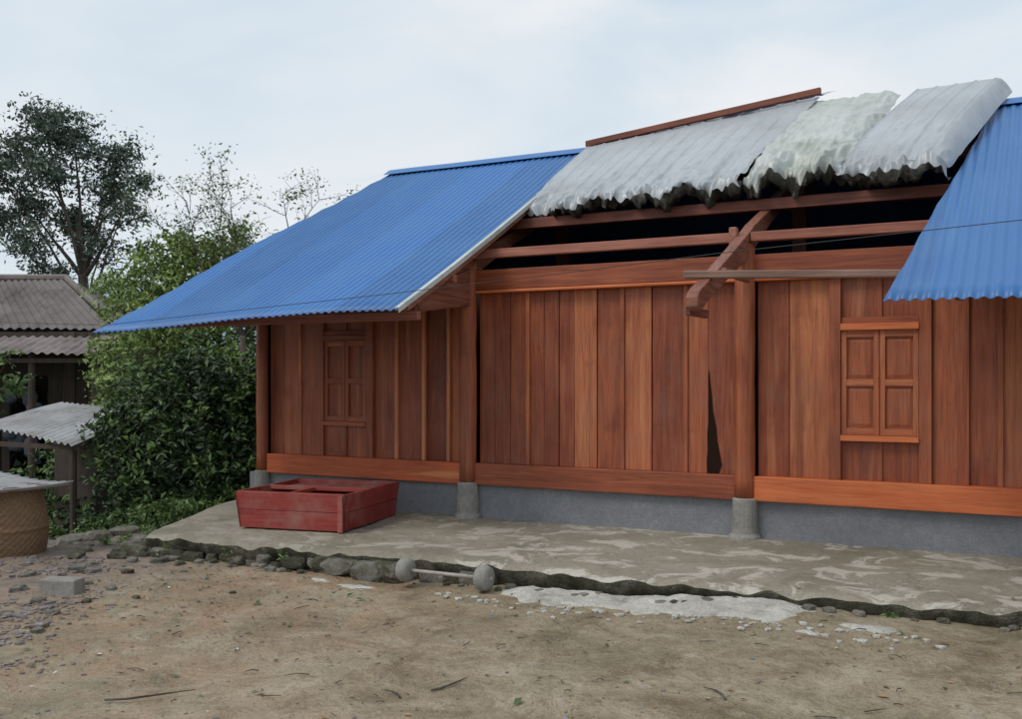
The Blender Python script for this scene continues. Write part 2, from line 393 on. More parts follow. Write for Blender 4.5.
pl=MB()
def planks(edges,z0,z1,battens=(),dark=()):
    for i,(a,c) in enumerate(zip(edges,edges[1:])):
        t=R.uniform(.05,1.0); y=YW+R.uniform(.0,.024)
        if i in dark: t=.0; y+=.03
        sk=R.uniform(-.004,.004)
        x0=a+.002; x1=c-.004
        pl.hexa([(x0,y,z0),(x1,y,z0),(x1,y+.03,z0),(x0,y+.03,z0),(x0+sk,y,z1),(x1+sk,y,z1),(x1+sk,y+.03,z1),(x0+sk,y+.03,z1)],t,0)
        if i in battens:
            pl.box(c-.022,c+.02,YW-.018,YW+.012,z0,z1,R.uniform(.3,1),0)
ZB,ZT=.575,2.372
planks([-5.31,-5.12,-4.93,-4.72,-4.54,-4.37,-4.2,-3.95,-3.67,-3.37,-3.02,-2.8,-2.52],ZB,ZT,battens=(2,7,9))
planks([-8.22,-7.98,-7.74,-7.48],ZB,2.6,battens=(1,))
planks([-6.68,-6.38,-6.03,-5.72,-5.49],ZB,2.6,dark=(2,))
for x in (-6.38,-6.02,-5.70): pl.box(x-.0,x+.04,YW-.03,YW+.012,ZB,2.6,R.uniform(.1,.5),1)
planks([-2.33,-2.04,-1.68],ZB,ZT,battens=())
planks([-.83,-.56,-.30,-.03,.22,.44],ZB,2.4,battens=(0,1,3))
planks([.64,.9,1.2,1.5,1.8,2.1,2.4,2.7,3.0,3.4],ZB,2.4,battens=(1,3,5)); planks([3.6,3.9,4.2,4.5,4.8,5.2],ZB,2.4)
# flat dark face on the boards, painting the shade of a narrow gap
yy=YW-.004
L_=[(-2.812,ZB+.0),(-2.815,.68),(-2.806,.80),(-2.81,.95),(-2.797,1.08),(-2.80,1.22),(-2.795,1.36),(-2.80,1.46),(-2.796,1.55)]
R_=[(-2.70,ZB),(-2.668,.66),(-2.690,.78),(-2.712,.90),(-2.722,1.02),(-2.752,1.16),(-2.765,1.32),(-2.782,1.46),(-2.79,1.55)]
vs=[(x,yy,z) for x,z in L_]+[(x,yy,z) for x,z in R_]; n=len(L_)
pl.add(vs,[(i,n+i,n+i+1,i+1) for i in range(n-1)],0.0,5)
def window(x0,x1,faint=False):
    bw=0 if faint else 3; dt=-.35 if faint else 0
    for xa in (x0-.10,x1): pl.box(xa,xa+.10,YW-.045 if not faint else YW-.03,YW+.04,ZB,2.372 if not faint else 2.6,R.uniform(.3,.6)+dt*.5,0)
    xm=(x0+x1)/2
    if not faint: pl.box(x0,x1,YW-.06,YW+.03,1.905,1.965,.7,bw)
    else: pl.box(x0,x1,YW-.03,YW+.03,1.905,1.965,.15,4)
    pl.box(x0+.001,x1-.001,YW-.065 if not faint else YW-.04,YW+.03,.925,.975,.8+dt,3 if not faint else 4)
    pl.box(x0+.003,x1-.003,YW-.02,YW+.02,1.968,2.02,.4+dt,4)
    for z0,z1 in ((2.02,2.372 if not faint else 2.6),(ZB,.925)):
        pl.box(x0,xm-.012,YW+.005,YW+.03,z0,z1,R.uniform(.2,.6)+dt*.5,0); pl.box(xm+.012,x1,YW+.01,YW+.03,z0,z1,R.uniform(.2,.6)+dt*.5,0)
        pl.box(xm-.02,xm+.02,YW-.01,YW+.032,z0+.001,z1-.001,.4+dt,0)
    zb,zt=.977,1.903
    for a,c in ((x0+.004,xm-.003),(xm+.003,x1-.004)):
        w=.045; yy=YW-.03 if not faint else YW-.012
        pl.box(a,a+w,yy,yy+.035,zb,zt,.75+dt,0); pl.box(c-w,c,yy,yy+.035,zb,zt,.85+dt,0)
        zc=(zb+zt)/2
        for q0,q1 in ((zb,zb+.06),(zc-.03,zc+.03),(zt-.06,zt)): pl.box(a+w,c-w,yy+.002,yy+.035,q0,q1,R.uniform(.7,1)+dt,4)
        for q0,q1 in ((zb+.06,zc-.03),(zc+.03,zt-.06)):
            pl.box(a+w,c-w,yy+.026,yy+.034,q0,q1,.5+dt*.9,0)
            if faint: continue
            m=.03; A=a+w; C=c-w; y0=yy+.026; y1=yy+.018
            o=[(A+.01,y0,q0+.012),(C-.01,y0,q0+.012),(C-.01,y0,q1-.012),(A+.01,y0,q1-.012)]
            n=[(A+m,y1,q0+m+.01),(C-m,y1,q0+m+.01),(C-m,y1,q1-m-.01),(A+m,y1,q1-m-.01)]
            pl.add(o+n,[(0,1,5,4),(1,2,6,5),(2,3,7,6),(3,0,4,7),(4,5,6,7)],.6,0)
window(-1.58,-.93); window(-7.38,-6.78,True)
pl.build('plank_walls',[wv,wov,wd,wo,wh,void],house,bevel=.003)

b=MB()
for i,(a,c) in enumerate(zip(COLX,COLX[1:])):
    m=1 if i in (0,2) else 0
    t=.1 if i==0 else .6 if i==2 else .35
    y0=9.18 if m else 9.19
    b.box(a+.085,c-.085,y0,9.33,.348,.575,t,m)
    b.box(a+.085,c-.085,9.20,9.32,2.405,2.62,.25,0)
    b.box(a+.085,c-.085,9.185,9.335,2.374,2.403,.7,2)
b.box(3.58,6,9.19,9.33,.35,.575,.5,0); b.box(3.58,6,9.2,9.32,2.4,2.62,.5,0)
b.build('sill_and_plate_beams',[wh,wo,wo],house,bevel=.008)
b=MB()
b.box(-8.6,-2.50,9.13,9.22,2.735,2.825,.75,0); b.box(-2.36,6,9.13,9.22,2.735,2.82,.6,0)
b.box(-8.7,6,9.9,10.02,3.14,3.25,.05,0)
b.box(-8.7,6,10.9,11.0,3.68,3.79,.3,0); b.box(-8.0,6,11.58,11.7,4.08,4.22,.3,0)
b.box(-8.5,-5.1,8.4,8.48,2.42,2.50,.5,0); b.box(-8.3,-5.1,7.76,7.83,2.02,2.10,.5,0)
b.box(-.7,6,8.4,8.48,2.42,2.50,.5,0)
b.build('purlins',[wp],house,bevel=.006)
b=MB()
b.hexa([(-2.60,7.90,2.30),(-.72,7.93,2.225),(-.72,7.99,2.225),(-2.60,7.97,2.30),(-2.60,7.90,2.365),(-.72,7.93,2.285),(-.72,7.99,2.285),(-2.60,7.97,2.365)],.4)
b.build('eave_beam',[wg],house,bevel=.012)
def rafter(mb,x,w=.055,t=.5,cut=0,dz=0):
    prof_=[(7.58,2.04,2.12),(7.63,2.01,2.17),(7.72,2.035,2.21),(7.85,2.10,2.26),(8.1,2.2,2.37),(8.6,2.39,2.58),(9.1,2.57,2.80),(9.35,2.70,2.92),(9.9,2.98,3.13),(10.6,3.28,3.44),(11.6,3.74,3.9)][cut:]
    vs=[]
    for y,z0,z1 in prof_: vs+=[(x-w,y,z0-dz),(x+w,y,z0-dz),(x+w,y,z1-dz),(x-w,y,z1-dz)]
    fs=[(3,2,1,0)]
    for i in range(len(prof_)-1):
        o=i*4
        for k in range(4): k2=(k+1)%4; fs.append((o+k,o+k2,o+4+k2,o+4+k))
    o=(len(prof_)-1)*4; fs.append((o,o+1,o+2,o+3)); mb.add(vs,fs,t)
b=MB()
for i,x in enumerate(COLX): rafter(b,x+.01,.05,.35+.1*(i%4),cut=0 if i in(2,) else 4,dz=0 if i==2 else .08)
b.box(-2.53,-2.46,9.02,9.1,2.66,2.86,.8); b.box(-2.37,-2.32,8.2,9.0,2.34,2.40,.6)
b.box(-2.50,-2.45,7.66,8.15,1.98,2.05,.3)
x=-5.34
b.hexa([(x-.03,8.15,2.12),(x+.03,8.15,2.12),(x+.03,9.1,2.24),(x-.03,9.1,2.24),(x-.03,8.05,2.30),(x+.03,8.05,2.30),(x+.03,9.1,2.62),(x-.03,9.1,2.62)],.5)
for x in COLX:
    b.box(x-.08,x+.08,11.55,11.72,-.1,4.06,.2); b.box(x-.05,x+.05,9.3,14.1,2.45,2.6,.2)
b.build('rafters',[wy],house,bevel=.008)
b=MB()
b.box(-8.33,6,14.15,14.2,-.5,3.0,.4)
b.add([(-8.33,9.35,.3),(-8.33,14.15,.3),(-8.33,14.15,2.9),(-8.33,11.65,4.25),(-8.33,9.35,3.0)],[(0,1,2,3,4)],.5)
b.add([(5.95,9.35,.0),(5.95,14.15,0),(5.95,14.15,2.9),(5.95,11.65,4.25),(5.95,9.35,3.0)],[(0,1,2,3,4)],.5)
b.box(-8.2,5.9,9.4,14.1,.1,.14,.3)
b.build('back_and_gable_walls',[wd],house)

NR=Vector((0,-.47,.88))
def prof(y):
    pts=[(7.38,2.095),(8.2,2.50),(9.0,2.91),(9.8,3.33),(10.7,3.82),(11.66,4.36)]
    for (a,b_),(c,d) in zip(pts,pts[1:]):
        if y<=c: return b_+(d-b_)*(y-a)/(c-a)
    return 4.36
def corr(s,p=.085): 
    c=math.cos(2*math.pi*s/p); return max(-.7,min(.8,c*1.25))
def roof(mb,xL,xR,y0,y1,rows,pitch=.085,amp=.011,sheetw=.85,dz=lambda x,y:0,yoff=lambda x:0):
    w=max(xR(y0),xR(y1))-min(xL(y0),xL(y1)); xmin=min(xL(y0),xL(y1)); n=int(w/pitch*7)
    ycs=np.linspace(y0,y1,rows)
    xsA=[xmin+w*i/n for i in range(n+1)]
    P=[]
    for y in ycs:
        r=[]
        for x in xsA:
            xx=min(max(x,xL(y)),xR(y))
            z=prof(y) if y<=11.66 else 4.36-(y-11.66)*.53
            k=int((xx+50)/sheetw)
            z+=dz(xx,y)+.006*nz(k*3.3,y,0,1.5)+.008*nz(xx,y,0,.9)
            a=amp*corr(xx,pitch)
            r.append((xx,y-.45*a*(1 if y<11.66 else -1)+((yoff(xx)+.012*nz(k*5.7,2)) if y==y0 else 0),z+a*.88))
        P.append(r)
    nc=len(P[0])
    b0=len(mb.v); mb.v+=[p for r in P for p in r]
    for i in range(len(P)-1):
        for j in range(nc-1):
            if abs(P[i][j+1][0]-P[i][j][0])<1e-6 and abs(P[i+1][j+1][0]-P[i+1][j][0])<1e-6: continue
            k=int((xsA[j]+50)/sheetw)
            mb.f.append((b0+i*nc+j,b0+i*nc+j+1,b0+(i+1)*nc+j+1,b0+(i+1)*nc+j)); mb.m.append(0); mb.t.append((k*.37)%1)
lin=lambda y,a,b_:a+(b_-a)*(y-7.38)/(11.66-7.38)
b=MB()
roof(b,lambda y:lin(y,-9.02,-8.07),lambda y:-5.05,7.38,11.66,22,dz=lambda x,y:-.13*sm(-x,5.5,9.2)*(1-sm(y,7.4,9.4))-.0,yoff=lambda x:.02*nz(x,0,0,1.3))
roof(b,lambda y:lin(y,-.98,-.42),lambda y:6.4,7.38,11.66,22,dz=lambda x,y:-.07*(1-sm(y,7.4,9)),yoff=lambda x:.02*nz(x,0,0,1.3))
roof(b,lambda y:-1.75,lambda y:-.9,10.3,11.66,6)
roof(b,lambda y:-8.07,lambda y:6.4,11.661,15.9,6,amp=.010)
o=b.build('blue_metal_roof',[blue],house,smooth=True)
o.modifiers.new('s','SOLIDIFY').thickness=.003
b=MB()
def cap(x0,x1):
    P=[]
    for dy,dz_ in ((-.16,-.075),(-.05,-.005),(0,.02),(.05,-.005),(.16,-.075)):
        P.append([(x,11.66+dy,4.38+dz_+.006*nz(x,0,0,1.1)) for x in np.linspace(x0,x1,24)])
    b.grid(P,.8)
cap(-8.12,-5.0); cap(-.45,6.4)
P=[]
for dx,dz_ in ((-.03,.016),(.010,.016),(.012,-.03)):
    P.append([(-5.05+dx,y,prof(y)+dz_+.004*nz(y,0,0,3)) for y in np.linspace(7.37,11.66,22)])
b.grid(P,.8,1)
o=b.build('ridge_cap_and_verge_trim',[blue,foil2],house); o.modifiers.new('s','SOLIDIFY').thickness=.003
b=MB()
for x in (-5.12,-.5):
    P=[(x,y,prof(y)-.05) for y in np.linspace(7.6,11.5,8)]
    for p,q in zip(P,P[1:]):
        dd=.07 if x>-1 and p[1]<9 else 0; d2=.07 if x>-1 and q[1]<9 else 0
        b.hexa([(x-.03,p[1],p[2]-.06-dd),(x+.03,p[1],p[2]-.06-dd),(x+.03,q[1],q[2]-.06-d2),(x-.03,q[1],q[2]-.06-d2),(x-.03,p[1],p[2]-dd),(x+.03,p[1],p[2]-dd),(x+.03,q[1],q[2]-d2),(x-.03,q[1],q[2]-d2)],.9)
b.build('verge_battens',[wy],house)

def rdg(x,y,z,s): return 1-2*abs(nz(x,y,z,s))
def sheet(name,LL,LR,UR,UL,mats,pitch=.2,amp=.006,bulge=.03,crump=.05,seed=1,lip=True,rside=0.0,nu=150,nv=60,lo=.0,drop=1.0):
    LL,LR,UR,UL=map(Vector,(LL,LR,UR,UL)); mb=MB()
    W=((LR-LL).length+(UR-UL).length)/2
    def base(u,v):
        p=LL.lerp(LR,u).lerp(UL.lerp(UR,u),v)
        s=u*W
        cr=crump*((1-v)**4*1.3+lo)
        c=math.cos(2*math.pi*s/pitch); rib=max(0,c-.75)/.25
        off=amp*1.6*rib + bulge*math.sin(math.pi*v)*(.4+.6*math.sin(math.pi*u))
        off+=cr*(1.0*rdg(s*1.5+seed,v*1.6,seed,1.3)+.8*rdg(s+seed,v*1.3,seed*2,5)+.45*rdg(s,v,seed,12)-.6)
        off+= .012*fb(s+seed,v*2,0,1.4,2)
        off-= rside*max(0,(u-.86)/.14)**1.6
        q=p+NR*off
        q.y+=(1-v)**5*(.20*fb(s*1.3,seed,0,1.4,4)+.07*rdg(s,seed,0,5)+.05*nz(s,seed,0,11))
        q.z+=(1-v)**4*.04*fb(s*2.1,seed+4,0,1.2,3)
        return q
    top=[[base(i/(nu-1),(j/(nv-1))**1.35) for i in range(nu)] for j in range(nv)]
    if lip:
        lp=[(.17,-.06),(.13,-.13),(.06,-.18),(.0,-.16),(-.03,-.10),(-.035,-.045)]
        L=[]
        for k,(dy,dz) in enumerate(lp):
            r=[]
            for i in range(nu):
                p=top[0][i]; s=i/(nu-1)*W
                tear=max(0,nz(s,seed*2,5,2.6)-.15)*1.6
                j=.60+.75*rdg(s+seed,.2*k,2,1.5)+.55*nz(s,seed,k*.3,8)+.35*nz(s,seed,k*.2,21)-tear; j=max(.10,j*.85*drop)
                r.append((p.x+.05*nz(s,k*.6,seed,7),p.y+dy*j+.045*nz(s,k*.8,seed,10),p.z+dz*j+.035*nz(s,k*.7,seed+2,16)))
            L.append(r)
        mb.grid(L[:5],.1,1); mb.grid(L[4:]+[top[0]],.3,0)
    mb.grid(top,.6,0)
    o=mb.build(name,mats,house,smooth=True)
    return o
sheet('peeled_roof_sheet_wide',(-5.06,9.80,3.36),(-2.62,9.72,3.41),(-2.22,11.72,4.68),(-5.04,11.66,4.42),[foil,foiledge],bulge=.05,crump=.045,seed=1,nu=460,lo=.05)
sheet('peeled_roof_sheet_crumpled',(-2.60,9.76,3.43),(-1.66,9.74,3.42),(-1.36,11.66,4.60),(-2.27,11.66,4.62),[foil2,foiledge],amp=.0,bulge=.06,crump=.07,seed=5,lo=.42,rside=.05,nu=220,nv=80)
sheet('peeled_roof_sheet_curled',(-1.72,9.72,3.40),(-.72,9.58,3.42),(-.27,11.70,4.64),(-1.19,11.66,4.60),[foil,foiledge],bulge=.12,crump=.045,seed=9,rside=.17,nu=220,lo=.05)
sheet('peeled_roof_sheet_back',(-4.7,11.72,4.44),(-2.2,11.74,4.71),(-2.12,12.15,4.84),(-4.1,12.12,4.50),[foil,foiledge],bulge=.01,crump=.02,seed=12,lip=False,nv=6)
b=MB(); A=Vector((-5.08,11.60,4.41)); B=Vector((-2.2,11.60,4.70))
b.hexa([A+Vector((0,-.03,-.02)),B+Vector((0,-.03,-.02)),B+Vector((0,.04,-.02)),A+Vector((0,.04,-.02)),A+Vector((0,-.03,.05)),B+Vector((0,-.03,.05)),B+Vector((0,.04,.05)),A+Vector((0,.04,.05))],.1)
b.build('holding_batten',[wp],house,bevel=.005)
b=MB(); pts=[(-16,9.5,2.4),(-8.67,7.25,2.03),(-6.8,7.25,2.13),(-5.05,7.25,2.22),(-3.4,7.2,2.31),(-2.09,7.2,2.40),(-.11,7.2,2.50),(3,7.2,2.7),(9,7.5,3.4)]
b.tube(pts,[.003]*len(pts),6); b.build('electric_cable',[blk],smooth=True)

# ------------------------------------------------------------ red wooden box
rb=MB()
L,Wd,H=1.13,1.22,.36
def side(p0,p1,flare,n,thick,tt):
    p0=Vector(p0);p1=Vector(p1); d=(p1-p0).normalized(); nrm=Vector((d.y,-d.x,0))
    for k in range(n):
        z0=H*k/n+.003; z1=H*(k+1)/n-.001
        q=[]
        for z in (z0,z1):
            o=nrm*(flare*z/H); ext=d*(flare*z/H)
            q+=[p0+o-ext+Vector((0,0,z)),p1+o+ext+Vector((0,0,z)),p1+o+ext-nrm*thick+Vector((0,0,z)),p0+o-ext-nrm*thick+Vector((0,0,z))]
        rb.hexa(q,(tt+k*.23)%1,0)
side((0,0,0),(L,0,0),.035,2,.03,.5); side((L,.0,0),(L,Wd,0),.035,2,.03,.1)
side((L,Wd,0),(0,Wd,0),.035,2,.03,.6); side((0,Wd,0),(0,0,0),.035,2,.03,.2)
rb.box(.0,L,.0,Wd,.02,.05,.3)
for yy in (.02,.58,1.17): rb.box(-.02,L+.02,yy,yy+.045,H-.045,H-.005,.7)
rb.box(L*.42,L*.42+.045,.06,.58,H-.05,H-.012,.8)
rb.box(.03,L-.03,.64,.88,H-.06,H-.035,.55,1); rb.box(.03,L-.03,.885,1.16,H-.065,H-.04,.25,1)
rb.box(L-.045,L+.005,-.045,-.015,.0,H-.02,.9)
rb.box(.1,.5,.1,.55,.06,.20,.1,1)
rb.build('red_wooden_box',[redp,lidw],bevel=.004,loc=(-6.98,7.45,.012),rz=math.radians(11))

# ------------------------------------------------------------ barbell made of cement discs
b=MB()
def disc(mb,c,ax,r,w,m=0):
    c=Vector(c); ax=Vector(ax).normalized()
    offs=[-w,-w*.85,-w*.3,w*.3,w*.85,w]; rr=[r*.55,r*.85,r,r,r*.86,r*.55]
    mb.tube([c+ax*o for o in offs],rr,22,.5,m)
ax=Vector((.71,.03,-.005))
c1=Vector((-4.54,6.74,-.065)); c2=c1+ax
disc(b,c1,ax,.098,.055); disc(b,c2,ax,.10,.06)
b.tube([c1-ax*.1,c2+ax*.1],[.015,.015],8,.5,1)
b.build('cement_barbell',[cem2,rust],smooth=True)

# ------------------------------------------------------------ basket with sheet lid
bk=empty('woven_basket',(-8.78,6.16,gh(-8.78,6.16)-.08))
b=MB(); P=[]
for j in range(49):
    t=j/48; z=.74*t; r=.33+.075*math.sin(math.pi*(t*.85+.1)); row_=[]
    for i in range(145):
        th=2*math.pi*i/144
        rr=r+.008*math.cos(th*36+math.pi*(j//2%2))+(.014 if j in(0,1,47,48,24,25) else 0)
        row_.append((rr*math.cos(th),rr*math.sin(th),z+.004*math.sin(th*3)))
    P.append(row_)
b.grid(P,.5); b.tube([(.0,0,.02),(.0,0,.03)],[.33,.33],24)
b.build('basket_body',[bamb],bk,smooth=True)
b=MB(); P=[]
for j in range(10):
    P.append([(-.75+1.22*i/80,-.42+.85*j/9,.80+.03*corr(i*1.25/80,.14)*.6+.03*math.sin(i*.05+j*.2)) for i in range(81)])
b.grid(P,.4); o=b.build('lid_sheet',[galv],bk,smooth=True); o.modifiers.new('s','SOLIDIFY').thickness=.012
b=MB(); b.box(-.6,.45,-.25,-.12,.755,.785,.5); b.box(-.6,.4,.1,.22,.755,.783,.7); b.build('lid_planks',[wold],bk,bevel=.003)

b=MB(); b.box(-.15,.15,-.08,.08,0,.15,.5); o=b.build('concrete_block',[cem2],bevel=.012,loc=(-6.79,5.28,-.235),rz=.35)

b=MB()
for i in range(3600):
    u=R.random(); w=R.random()**1.5
    bx=-8.1+u*2.9; by=7.2-u*3.7
    x=bx-w*2.1+R.gauss(0,.15)+.14*math.sin(u*23); y=by-w*.9+R.gauss(0,.14)
    if nz(x,y,7,1.6)<-.22: continue
    s=abs(R.gauss(0,.010))+.006
    if R.random()<.05: s*=2.3
    rock(b,(x,y,gh(x,y)+s*.12),(s*1.4,s,s*.65),i,I1,.6,R.random(),rot=R.random()*3)
b.build('gravel',[gravm])
b=MB()
for i in range(1900):
    x=R.uniform(-7.2,.8); y=R.uniform(2.6,6.9); 
    if nz(x,y,3,1.3)<-.1 and R.random()<.7: continue
    s=abs(R.gauss(0,.005))+.003
    rock(b,(x,y,gh(x,y)+s*.2),(s*1.4,s,s*.8),i,I1,.5,R.random(),m=0 if R.random()<.75 else 1,rot=R.random()*3)
b.build('scattered_clods',[gmat,gravm])
b=MB()
for i in range(60):
    x=R.uniform(-12.8,-8.6); y=R.uniform(7.2,9.4); s=R.uniform(.05,.2)
    rock(b,(x,y,gh(x,y)+s*.2),(s*1.2,s,s*.7),i+7,I2,.4,R.random(),rot=R.random()*3)
b.build('stone_pile',[rockm])

def leafquad(mb,c,size,nrm,t,m=0,asp=.42,fold=.15):
    n=Vector(nrm).normalized(); a=n.orthogonal().normalized(); a=Matrix.Rotation(R.random()*6.28,3,n)@a; b_=n.cross(a)
    c=Vector(c)
    mb.add([c-a*size,c+b_*size*asp+n*size*fold,c+a*size,c-b_*size*asp+n*size*fold],[(0,1,2),(0,2,3)],t,m)
b=MB()
for i in range(420):
    x=R.uniform(-7,.8); y=R.uniform(2.8,6.9); 
    if R.random()<.35: x=R.uniform(-7.3,-4.5); y=R.uniform(4.5,6.8)
    leafquad(b,(x,y,gh(x,y)+.008),R.uniform(.008,.032),(R.gauss(0,.25),R.gauss(0,.25),1),R.random(),0 if R.random()<.75 else 1)
for i in range(80):
    x=R.uniform(-7.2,0); y=R.uniform(7.1,9.1); leafquad(b,(x,y,.018),R.uniform(.008,.025),(R.gauss(0,.2),R.gauss(0,.2),1),R.random(),0)
for x,y in ((-5.2,5.75),(-4.6,6.2),(-4.75,6.28),(-2.4,4.6)): leafquad(b,(x,y,gh(x,y)+.015),.045,(.2,-.2,1),.3,1)
b.build('leaf_litter',[lf_dry,lf_mix])
b=MB()
for i in range(90):
    x=R.uniform(-6.8,.6); y=R.uniform(2.9,6.8); a=R.random()*6.28; l=R.uniform(.03,.14); z=gh(x,y)+.012
    p=[(x,y,z),(x+l*.5*math.cos(a),y+l*.5*math.sin(a),z+.006),(x+l*math.cos(a+.2),y+l*math.sin(a+.2),z)]
    b.tube(p,[.0035,.003,.002],5)
for (x,y,l,a) in ((-2.9,4.55,.28,1.1),(-4.3,3.6,.45,.6),(-3.0,4.4,.16,2.6),(-1.45,5.1,.2,2.2),(-1.3,3.9,.24,.5),(-2.2,3.4,.22,1.2)):
    z=gh(x,y)+.010; b.tube([(x,y,z),(x+l*.25*math.cos(a-.15),y+l*.25*math.sin(a-.15),z+.006),(x+l*.6*math.cos(a+.1),y+l*.6*math.sin(a+.1),z+.01),(x+l*math.cos(a+.25),y+l*math.sin(a+.25),z+.004)],[.006,.0065,.005,.002],6)
b.build('fallen_twigs',[bark],smooth=True)
b=MB()
for i in range(28):
    x=R.uniform(-6.8,.3); y=R.uniform(3.0,6.7); leafquad(b,(x,y,gh(x,y)+.01),R.uniform(.008,.02),(R.gauss(0,.3),R.gauss(0,.3),1),R.random(),0,.7)
b.build('litter_scraps',[plast])

# ------------------------------------------------------------ foliage
def leaves(name,blobs,n,size,mat,parent=None,seed=1,clump=.26,perclump=34,flat=.6,loc=None,rz=0,asp=.45,shell=.42):
    rg=np.random.RandomState(seed)
    w=np.array([bl[3]**2 for bl in blobs]); w/=w.sum()
    nc=max(1,n//perclump); ids=rg.choice(len(blobs),nc,p=w)
    C=np.array([bl[:3] for bl in blobs])[ids]; rad=np.array([bl[3] for bl in blobs])[ids]
    d=rg.normal(size=(nc,3)); d/=np.linalg.norm(d,axis=1)[:,None]; rr=rg.random(nc)**shell
    cc=C+d*(rad*rr)[:,None]*np.array([1,1,.85])
    ct=rg.random(nc); cs=rg.uniform(.4,1.3,nc)
    N_=nc*perclump; idx=np.repeat(np.arange(nc),perclump)
    p=cc[idx]+rg.normal(size=(N_,3))*(clump*cs[idx])[:,None]*np.array([1,1,flat])*.6
    sz=size*rg.uniform(.55,1.35,N_)
    nr=rg.normal(size=(N_,3))+np.array([0,0,.9]); nr/=np.linalg.norm(nr,axis=1)[:,None]
    a=np.cross(nr,rg.normal(size=(N_,3))); a/=np.linalg.norm(a,axis=1)[:,None]; b_=np.cross(nr,a)
    V=np.empty((N_,4,3)); s=sz[:,None]
    V[:,0]=p-a*s; V[:,1]=p+b_*s*asp+nr*s*.12; V[:,2]=p+a*s-nr*s*.2; V[:,3]=p-b_*s*asp+nr*s*.12
    F=np.arange(N_*4).reshape(N_,4)
    me=bpy.data.meshes.new(name); me.from_pydata(V.reshape(-1,3).tolist(),[],F.tolist())
    ca=me.color_attributes.new('tint','FLOAT_COLOR','CORNER'); t=np.clip(ct[idx]*.65+rg.random(N_)*.4-.03,0,1)
    arr=np.ones((N_*4,4),dtype=np.float32); arr[:,0]=np.repeat(t,4); ca.data.foreach_set('color',arr.ravel())
    me.materials.append(mat); o=bpy.data.objects.new(name,me); 
    if loc: o.location=loc
    o.rotation_euler=(0,0,rz); return link(o,parent)
def limbs(mb,root,blobs,r0,seed=1,per=3,zsplit=.5):
    rr=random.Random(seed); root=Vector(root)
    for bl in blobs:
        c=Vector(bl[:3]); 
        mid=root.lerp(c,.5)+Vector((rr.uniform(-.2,.2),rr.uniform(-.2,.2),rr.uniform(-.1,.3)))*bl[3]
        mb.tube([root,root.lerp(mid,.5)+Vector((rr.uniform(-.06,.06),0,.05)),mid,c],[r0,r0*.75,r0*.5,r0*.2],7)
        for k in range(per*2):
            d=Vector((rr.gauss(0,1),rr.gauss(0,1),rr.gauss(.2,.8))).normalized()*bl[3]*rr.uniform(.6,1.05)
            s=mid.lerp(c,rr.uniform(.2,1)); mb.tube([s,s+d*.5+Vector((0,0,.06*bl[3])),s+d],[r0*.28,r0*.16,r0*.05],5)

t=empty('tall_tree',(-23.6,19.1,0),YAW)
bl=[(-1.12,0,8.6,.75),(-1.9,.4,7.8,.65),(-.15,-.4,8.1,.8),(.85,.3,7.7,.65),(1.55,0,6.9,.45),(-.7,-.6,7.1,.75),(-1.8,.5,6.3,.65),(.45,.5,6.8,.7),(1.15,-.3,6.0,.55),(-.45,.6,5.8,.65),(-1.35,-.4,5.2,.6),(.45,0,5.0,.5),(-2.4,0,7.1,.6),(1.4,.4,5.1,.35),(-2.6,.2,5.9,.55),(.95,-.2,4.2,.35),(-.9,0,4.3,.5)]
b=MB(); b.tube([(.15,0,-1.9),(.1,0,1),(.0,0,3.2),(-.1,.05,4.6),(-.2,0,6)],[.24,.20,.16,.12,.08],10)
limbs(b,(-.05,0,4.2),bl[:1]+bl[2:4]+bl[5:9],.075,3); limbs(b,(.02,0,3.3),bl[8:],.06,5); limbs(b,(-.1,0,5.2),[bl[1],bl[4],bl[12]],.05,6)
b.build('trunk',[bark],t,smooth=True)
leaves('crown',bl,15000,.07,lf_far,t,3,clump=.36,perclump=26,flat=.5,shell=.55)
leaves('outer_twig_leaves',[(q[0],q[1],q[2],q[3]*1.35) for q in bl],3200,.065,lf_far,t,33,clump=.24,perclump=9,flat=.5,shell=.25)

t=empty('leafy_tree',(-12.8,12.46,0),YAW)
bl=[(-.95,0,2.85,.65),(-.35,-.2,3.35,.6),(.35,-.1,3.4,.6),(.95,0,3.25,.55),(0,-.3,2.6,.85),(-.75,-.2,1.8,.8),(.7,0,1.9,.85),(1.45,0,2.7,.6),(-.1,-.1,.9,.9),(.95,0,.6,.8),(-1.1,0,.8,.6),(-.1,0,3.75,.3),(.8,0,3.8,.3)]
b=MB(); b.tube([(0,0,-1.9),(.05,0,0),(0,0,1.4)],[.12,.1,.07],9); limbs(b,(0,0,1.0),bl[:8],.04,8); b.build('trunk',[bark],t,smooth=True)
leaves('crown',bl,24000,.055,lf_light,t,5,clump=.24,perclump=26)

t=empty('dense_shrub',(-10.15,10.0,0),YAW)
bl=[(0,0,1.15,.72),(.55,.3,1.15,.6),(-.6,-.1,1.0,.62),(.1,-.3,.55,.75),(.75,.1,.4,.65),(-.45,-.3,.25,.6),(.9,.4,1.5,.4),(-.2,.2,1.5,.45),(.3,-.2,-.1,.6),(-.85,0,.65,.5),(-.7,-.4,-.2,.5),(.95,.2,1.1,.5)]
b=MB(); b.tube([(.35,-.2,-1),(.25,-.15,0),(.1,0,1.0)],[.06,.05,.035],8); limbs(b,(.2,-.1,.2),bl,.028,9); b.build('stems',[bark],t,smooth=True)
leaves('foliage',bl,22000,.05,lf_dark,t,7,clump=.22,perclump=24,flat=.8)
leaves('sprigs',[(q[0],q[1]-.15,q[2]+.05,q[3]*1.2) for q in bl],4800,.05,lf_mix,t,17,clump=.12,perclump=14,flat=.8,shell=.2)

